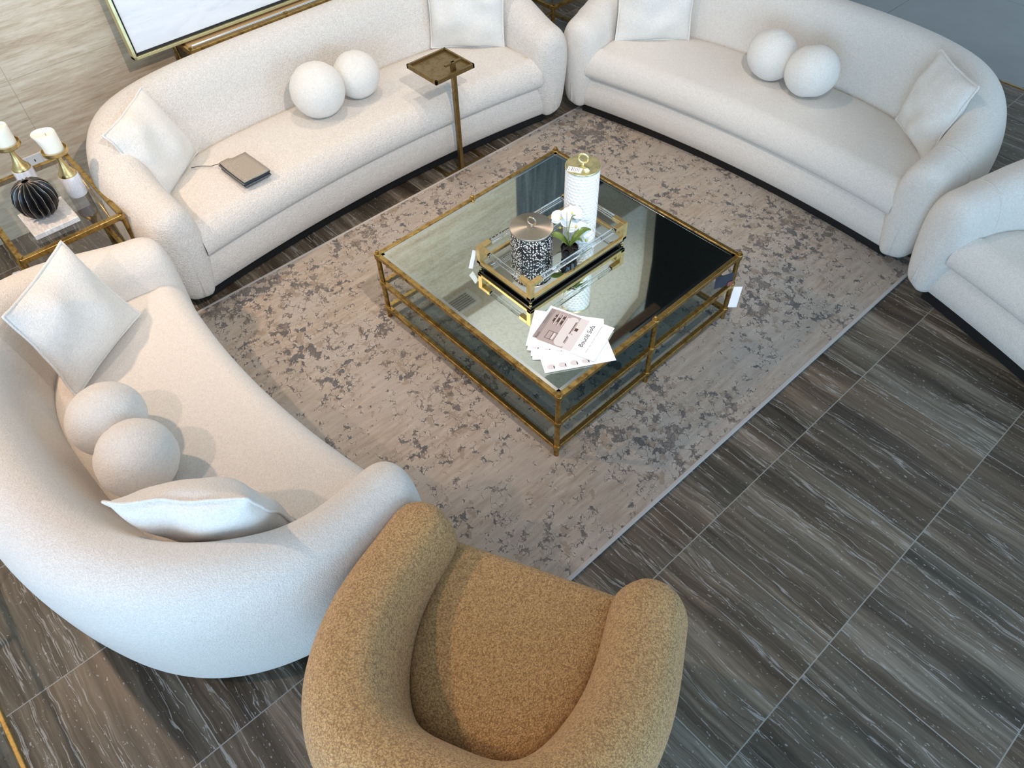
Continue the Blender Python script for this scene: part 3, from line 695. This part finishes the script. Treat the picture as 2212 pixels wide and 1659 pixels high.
def cover(o):
    # x: page top -> bottom, y: right -> left edge of reading, reading direction = -y ... +y
    mb = MB(); rect(mb, .034, .188, .006, .199); mb.build('cover_photo', M['taupe'], o)
    mb = MB(); rect(mb, .012, .034, .010, .197, .0009, .0012); mb.build('header_band', M['taupe_d'], o)
    mb = MB(); rect(mb, .150, .188, .006, .199, .0011, .00125)
    mb.prism([(.128 + .020 * math.cos(k * PI / 8), .176 + .013 * math.sin(k * PI / 8)) for k in range(16)], .0011, .00152)
    mb.prism([(.128 + .024 * math.cos(k * PI / 8), .026 + .015 * math.sin(k * PI / 8)) for k in range(16)], .0011, .0015)
    rect(mb, .100, .1395, .028, .176, .0011, .00142)
    for c1, c2 in ((.112, .098), (.112, .114)): mb.prism([(c1 + .007 * math.cos(k * PI / 6), c2 + .007 * math.sin(k * PI / 6)) for k in range(12)], .0014, .0017)
    for c1, c2 in ((.155, .105), (.150, .085)): mb.prism([(c1 + .010 * math.cos(k * PI / 6), c2 + .012 * math.sin(k * PI / 6)) for k in range(12)], .0014, .0018)
    mb.build('printed_sofa', M['print_l'], o)
    mb = MB()
    for x in (.056, .074, .092): rect(mb, x, x + .003, .115, .185, .0011, .0014)
    mb.build('printed_shelves', M['print_l'], o)
    mb = MB()
    for x in (.053, .071, .089): rect(mb, x, x + .003, .115, .180, .0011, .0013)
    rect(mb, .046, .053, .128, .150, .0011, .0013); rect(mb, .063, .071, .132, .160, .0011, .0013); rect(mb, .081, .089, .125, .150, .0011, .0013); rect(mb, .080, .089, .158, .175, .0011, .0013)
    rect(mb, .141, .1435, .03, .175, .0011, .00122); rect(mb, .152, .166, .118, .135, .0013, .0016); rect(mb, .046, .053, .158, .172, .0011, .0013)
    for x in (.058, .098): rect(mb, x, x + .002, .028, .074, .0011, .0014)
    for y in (.028, .073): rect(mb, .058, .100, y, y + .002, .0011, .0014)
    rect(mb, .080, .082, .028, .074, .0011, .0014)
    mb.build('printed_details', M['print_b'], o)
    mb = MB(); rect(mb, .084, .092, .032, .070, .0011, .0015); mb.build('printed_frame', M['print_l'], o)
    def txt(s, x, y, size, m_, nm):
        c_ = bpy.data.curves.new(nm, 'FONT'); c_.body = s; c_.size = size; c_.extrude = .0001; c_.materials.append(m_); c_.space_character = 1.02
        t_ = bpy.data.objects.new(nm, c_); C.objects.link(t_); t_.parent = o; t_.location = (x, y, .00125); t_.rotation_euler = (0, 0, PI / 2)
        bpy.context.view_layer.update(); me = bpy.data.meshes.new_from_object(t_.evaluated_get(bpy.context.evaluated_depsgraph_get()))
        t2 = bpy.data.objects.new(nm, me); C.objects.link(t2); t2.parent = o; t2.location = t_.location; t2.rotation_euler = t_.rotation_euler
        bpy.data.objects.remove(t_); bpy.data.curves.remove(c_)
    txt('Boucl\u00e9 Sofa', .222, .048, .028, M['ink'], 'title_text')
    txt('Roots', .031, .014, .0145, M['ink'], 'logo_text')
    mb = MB()
    for y0_, y1_ in ((.028, .056), (.062, .078), (.086, .098), (.104, .120), (.128, .196)): rect(mb, .246, .2475, y0_, y1_)
    mb.build('small_print', M['greyink'], o)
    mb = MB(); rect(mb, .017, .0185, .10, .165, .0011, .0014); mb.build('tagline', M['ink'], o)
    mb = MB(); rect(mb, .023, .0242, .10, .17, .0011, .0014); mb.build('tagline', M['ink'], o)
top = sheet('top brochure of the fan with a sofa photo and the title Boucl\u00e9 Sofa', -.961, -.026, 19.5, z0 + .0055, cover)

# hang tags on the table leg
hangtag('hang_tag', 'black, navy and rust folded hang tag tied to the right leg of the coffee table', 'tag', [(-.715, .935, .315), (-.668, 1.005, .335), (-.655, .985, .285), (-.700, .915, .262)], M['navy'],
        [([(-.668, .969, .293), (-.655, .989, .301), (-.651, .983, .283), (-.664, .962, .275)], M['rust'], 'rust_corner')])
hangtag('care_label', 'plain white paper tag hanging behind the right leg of the coffee table', 'tag', [(-.668, 1.04, .22), (-.640, 1.07, .22), (-.600, .985, .17), (-.628, .955, .17)], M['white'])

# ------------------------------------------------------------------ drink table (bronze)
dt = thing('drink_table', 'slim bronze drink table with a square tray top, pulled over the sofa seat', 'table', (-2.555, .905, 0))
zz = .63
MB().box(-.205, .04, -.15, .105, zz, zz + .008).build('tray_top', M['bronze'], dt)
mb = MB()
for x0, x1, y0, y1 in ((-.213, -.201, -.158, .113), (.036, .048, -.158, .113), (-.213, .048, -.158, -.146), (-.213, .048, .101, .113)): mb.box(x0, x1, y0, y1, zz - .004, zz + .020)
mb.build('tray_rim', M['bronze'], dt, bev=.001)
MB().box(-.012, .012, -.012, .012, .010, zz + .055).build('post', M['bronze'], dt, bev=.001)
MB().beam((-.0, -.055, zz + .049), (-.0, .055, zz + .049), .014, .012).build('handle', M['bronze'], dt, bev=.001)
mb = MB().box(-.014, .006, -.115, .185, .0, .012); mb.box(-.24, -.014, -.115, -.095, .0, .012); mb.box(-.24, -.014, .165, .185, .0, .012); mb.box(-.26, -.24, -.115, .185, .0, .012)
mb.build('floor_frame', M['bronze'], dt, bev=.001)

# swatches on sofa seat
sw = thing('fabric_swatch_book', 'small stack of grey fabric swatches on a ring, lying on the sofa seat', 'swatches', (-2.775, -.31, .462), math.radians(3))
for k in range(6):
    m_ = M['swatch'] if k == 5 else (M['swatchd'] if k % 2 == 0 else M['swatchm'])
    j = (random.random() - .5) * .008; rows = []
    for i in range(9):
        x = -.115 + .23 * i / 8; rows.append([(x + j, -.075 + .15 * q_ / 6 + j, k * .0062 + .010 * (abs(x - .03) / .14) ** 2.5 * (q_ < 3) * (k / 5)) for q_ in range(7)])
    o = MB().grid(rows).build('swatch', m_, sw, smooth=True); o.modifiers.new('s', 'SOLIDIFY').thickness = .0045
cb_ = catmull([Vector(v) for v in ((-.10, -.065, .038), (-.125, -.085, .03), (-.16, -.10, .012), (-.21, -.135, .006), (-.235, -.175, .004))], 6)
MB().tube(cb_, .0018, 8).build('cord', M['ink'], sw, smooth=True)

# ------------------------------------------------------------------ brass and glass side tables
def side_table(label, x0, x1, y0, y1, h, brace=True, shelf=True, name='side_table', wd=.024):
    o = thing(name, label, 'table', ((x0 + x1) / 2, (y0 + y1) / 2, 0)); a, b = (x1 - x0) / 2, (y1 - y0) / 2
    def fr(z, nm):
        mb = MB()
        for s in (-1, 1):
            mb.beam((-a, s * b, z - .012), (a, s * b, z - .012), wd, .024); mb.beam((s * a, -b, z - .012), (s * a, b, z - .012), wd, .024)
        mb.build(nm, M['brass'], o, bev=.002)
    fr(h, 'top_frame')
    if shelf: fr(.17, 'shelf_frame')
    for sx_ in (-1, 1):
        for sy_ in (-1, 1):
            MB().lathe([(.011, 0), (.011, h), (.006, h + .003), (.009, h + .006), (.009, h + .012), (.0, h + .013)], 14, (sx_ * a, sy_ * b, 0)).build('leg', M['brass'], o, smooth='auto')
    MB().box(-a + .012, a - .012, -b + .012, b - .012, h - .008, h - .002).build('glass_top', M['glass'], o)
    if shelf: MB().box(-a + .012, a - .012, -b + .012, b - .012, .160, .166).build('glass_shelf', M['glass'], o)
    if brace:
        MB().tube([(a, b, .17), (-a, b, h - .03)], .009, 10).tube([(a, b, h - .03), (-a, b, .17)], .009, 10).build('cross_brace', M['brass'], o, smooth='auto')
    return o
HS = .59
side_table('antique brass and glass side table between the two left sofas, carrying the candle holders', -3.36, -2.70, -1.408, -.955, HS)
side_table('brass and glass table in the corner gap between the wall sofa and the far sofa', -3.40, -2.86, 1.97, 2.50, .55, brace=False, name='corner_table')
side_table('brass framed glass table at the bottom left edge behind the foreground sofa', -1.7, -.35, -2.75, -2.165, .5, brace=False, shelf=False, name='low_glass_table', wd=.012)

slab = MB().box(-.105, .105, -.10, .10, 0, .024).build('marble_slab', M['marble_slab'], bev=.002); slab.location = (-2.885, -1.21, HS - .002 + .0005)
tag(slab, 'square grey-white marble slab under the black pleated ball on the side table', 'slab')
pb = thing('pleated_ball', 'black pleated paper-like ball ornament with gilt fold edges, on the marble slab', 'ornament', (-2.905, -1.215, HS + .0235))
nf = 17; RB = .091; rows = []
nn_ = nf * 8
def prof(th): return RB * (math.sin(th) ** .85)
zc = .088; ms = 22
for i in range(ms + 1):
    th = .12 + (PI - .24) * i / ms; row = []
    zig = .05 * math.sin(th * 9)
    for k in range(nn_ + 1):
        a = 2 * PI * (k % nn_) / nn_; ph = (a * nf / (2 * PI) + zig) % 1; ridge = 1 - abs(ph - .5) * 2
        rr = prof(th) * (.66 + .34 * ridge ** .8); row.append((rr * math.cos(a + zig * .1), rr * math.sin(a + zig * .1), zc - .088 * math.cos(th)))
    rows.append(row)
mb = MB().grid(rows); mb.lathe([(.0, zc - .08), (.03, zc - .078)], 24); mb.lathe([(.03, zc + .078), (.0, zc + .08)], 24); mb.build('folds', M['fold'], pb, smooth='auto')
mb = MB()
for j in range(nf):
    pts = []
    for i in range(ms + 1):
        th = .12 + (PI - .24) * i / ms; zig = .05 * math.sin(th * 9); a = 2 * PI * (j + .5 - zig) / nf; rr = prof(th) * 1.004
        pts.append((rr * math.cos(a + zig * .1), rr * math.sin(a + zig * .1), zc - .088 * math.cos(th)))
    mb.tube(pts, .0007, 4)
mb.build('gilt_edges', M['gold_edge'], pb)
def candlestick(label, x, y, hm):
    o = thing('candle_holder', label, 'candle holder', (x, y, HS - .0015))
    MB().lathe([(.0, 0), (.042, 0), (.0435, .003), (.0435, hm - .003), (.042, hm), (.0, hm)], 48).build('marble_base', M['marble'], o, smooth='auto')
    MB().lathe([(.0405, hm), (.0405, hm + .006), (.034, hm + .016), (.022, hm + .036), (.013, hm + .065), (.010, hm + .095), (.011, hm + .108), (.020, hm + .112), (.052, hm + .113), (.056, hm + .117), (.056, hm + .133), (.0535, hm + .133), (.0535, hm + .118), (.0, hm + .118)], 48).build('brass_stem_and_plate', M['brassb'], o, smooth='auto')
    return HS - .0015 + hm + .1185
def candle(label, x, y, z, h, melt):
    o = thing('pillar_candle', label, 'candle', (x, y, z)); r = .042; rows = []
    n = 40
    prof_ = [(0, 0), (r, 0), (r, h * .4), (r, h * .75), (r * 1.0, h - .006), (r * .95, h), (r * .86, h - .003), (r * .6, h - .012), (0, h - .016)]
    vs = []
    mb = MB().lathe(prof_, n)
    mb.v = [(x_ + (melt[0] * max(0, z_ - h * .55) * 1.6 if x_ * melt[0] + y_ * melt[1] > 0 else 0), y_ + (melt[1] * max(0, z_ - h * .55) * 1.6 if x_ * melt[0] + y_ * melt[1] > 0 else 0), z_) for x_, y_, z_ in mb.v]
    mb.build('wax', M['candle'], o, smooth='auto'); MB().tube([(0, 0, h - .016), (.001, 0, h - .004)], .0012, 6).build('wick', M['wick'], o)
cz = candlestick('white marble and brass candle holder on the right, nearer the sofa arm', -2.995, -1.035, .105)
candle('ivory pillar candle with a melted flared rim, on the right candle holder', -2.995, -1.035, cz, .098, (-.12, -.25))
cz = candlestick('taller white marble and brass candle holder at the left edge of the photo', -3.13, -1.18, .14)
candle('ivory pillar candle on the taller left candle holder, cut by the photo edge', -3.13, -1.18, cz, .095, (0, 0))

# power outlet, floor tag
po = thing('power_outlet', 'white three-pin wall socket on the travertine behind the side table', 'socket', (-3.82, -1.045, .365))
MB().box(0, .010, -.075, .075, -.045, .045).build('plate', M['socket'], po, bev=.003)
mb = MB().box(.010, .0108, -.005, .001, .006, .020); mb.box(.010, .0108, -.016, -.008, -.018, -.013); mb.box(.010, .0108, .008, .016, -.018, -.013)
mb.build('pin_holes', M['darkgrey'], po)
MB().box(.0098, .0103, -.036, -.035, -.04, .04).build('seam', M['greyink'], po); MB().box(.0098, .0103, .035, .036, -.04, .04).build('seam', M['greyink'], po)
ft = MB().box(-.05, .05, -.032, .032, 0, .001).build('price_card', M['white']); ft.location = (-3.46, -1.47, .055); ft.rotation_euler = (.3, -.5, .4)
ft.location.z = .026
tag(ft, 'white printed price card lying on the dark floor under the side table', 'card')
mb = MB()
for k in range(3): mb.box(-.03, .03 - k * .01, -.016 + k * .012, -.013 + k * .012, .001, .0013)
mb.build('print_lines', M['greyink'], ft)

# ------------------------------------------------------------------ wall art and console
wa = thing('framed_painting', 'large white abstract canvas in a thin brass frame, leaning on the console', 'painting', (-3.682, 1.02, .757)); wa.rotation_euler = (0, -math.radians(6.5), 0)
hw, hh_ = 1.405, .65
ZB, ZT_ = .0, 1.30
MB().box(.0, .034, -hw + .028, hw - .028, ZB + .028, ZT_ - .028).build('canvas', M['canvas'], wa)
mb = MB()
for s in (-1, 1):
    mb.box(0, .055, s * hw - (.016 if s > 0 else 0), s * hw + (.016 if s < 0 else 0), ZB, ZT_); mb.box(0, .055, -hw, hw, (ZT_ - .016 if s > 0 else ZB), (ZT_ if s > 0 else ZB + .016))
mb.build('frame', M['brassp'], wa, bev=.001)
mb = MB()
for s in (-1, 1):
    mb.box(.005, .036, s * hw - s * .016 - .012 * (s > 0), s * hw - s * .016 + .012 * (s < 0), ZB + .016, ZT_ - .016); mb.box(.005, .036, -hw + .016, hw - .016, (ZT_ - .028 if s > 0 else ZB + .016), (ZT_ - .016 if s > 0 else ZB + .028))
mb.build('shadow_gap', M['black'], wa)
cs = thing('console_table', 'long antique brass console table behind the wall sofa, below the painting', 'table', (-3.672, 1.03, 0))
a, b, h = .125, 1.14, .755
mb = MB()
for z in (h, .12):
    for s in (-1, 1):
        mb.beam((-a, s * b, z - .015), (a, s * b, z - .015), .022, .03); mb.beam((s * a, -b, z - .015), (s * a, b, z - .015), .022, .03)
mb.build('frame', M['brass'], cs, bev=.002)
for y in (-b, -b + .60, 0.05, b - .60, b):
    for s in (-1, 1): MB().lathe([(.010, 0), (.010, h), (.006, h + .003), (.010, h + .006), (.010, h + .014), (.0, h + .016)], 12, (s * a, y, 0)).build('leg', M['brass'], cs, smooth='auto')
MB().box(-a + .012, a - .012, -b + .012, b - .012, h - .012, h - .003).build('table_top', M['wood'], cs)
MB().tube([(a - .02, -b + .02, h + .006), (a - .02, b - .02, h + .006)], .007, 10).build('rim_rod', M['bevel'], cs, smooth='auto')
MB().tube([(-a, -b, .12), (a, -b, h - .03)], .008, 8).tube([(a, -b, .12), (-a, -b, h - .03)], .008, 8).build('cross_brace', M['brass'], cs, smooth='auto')
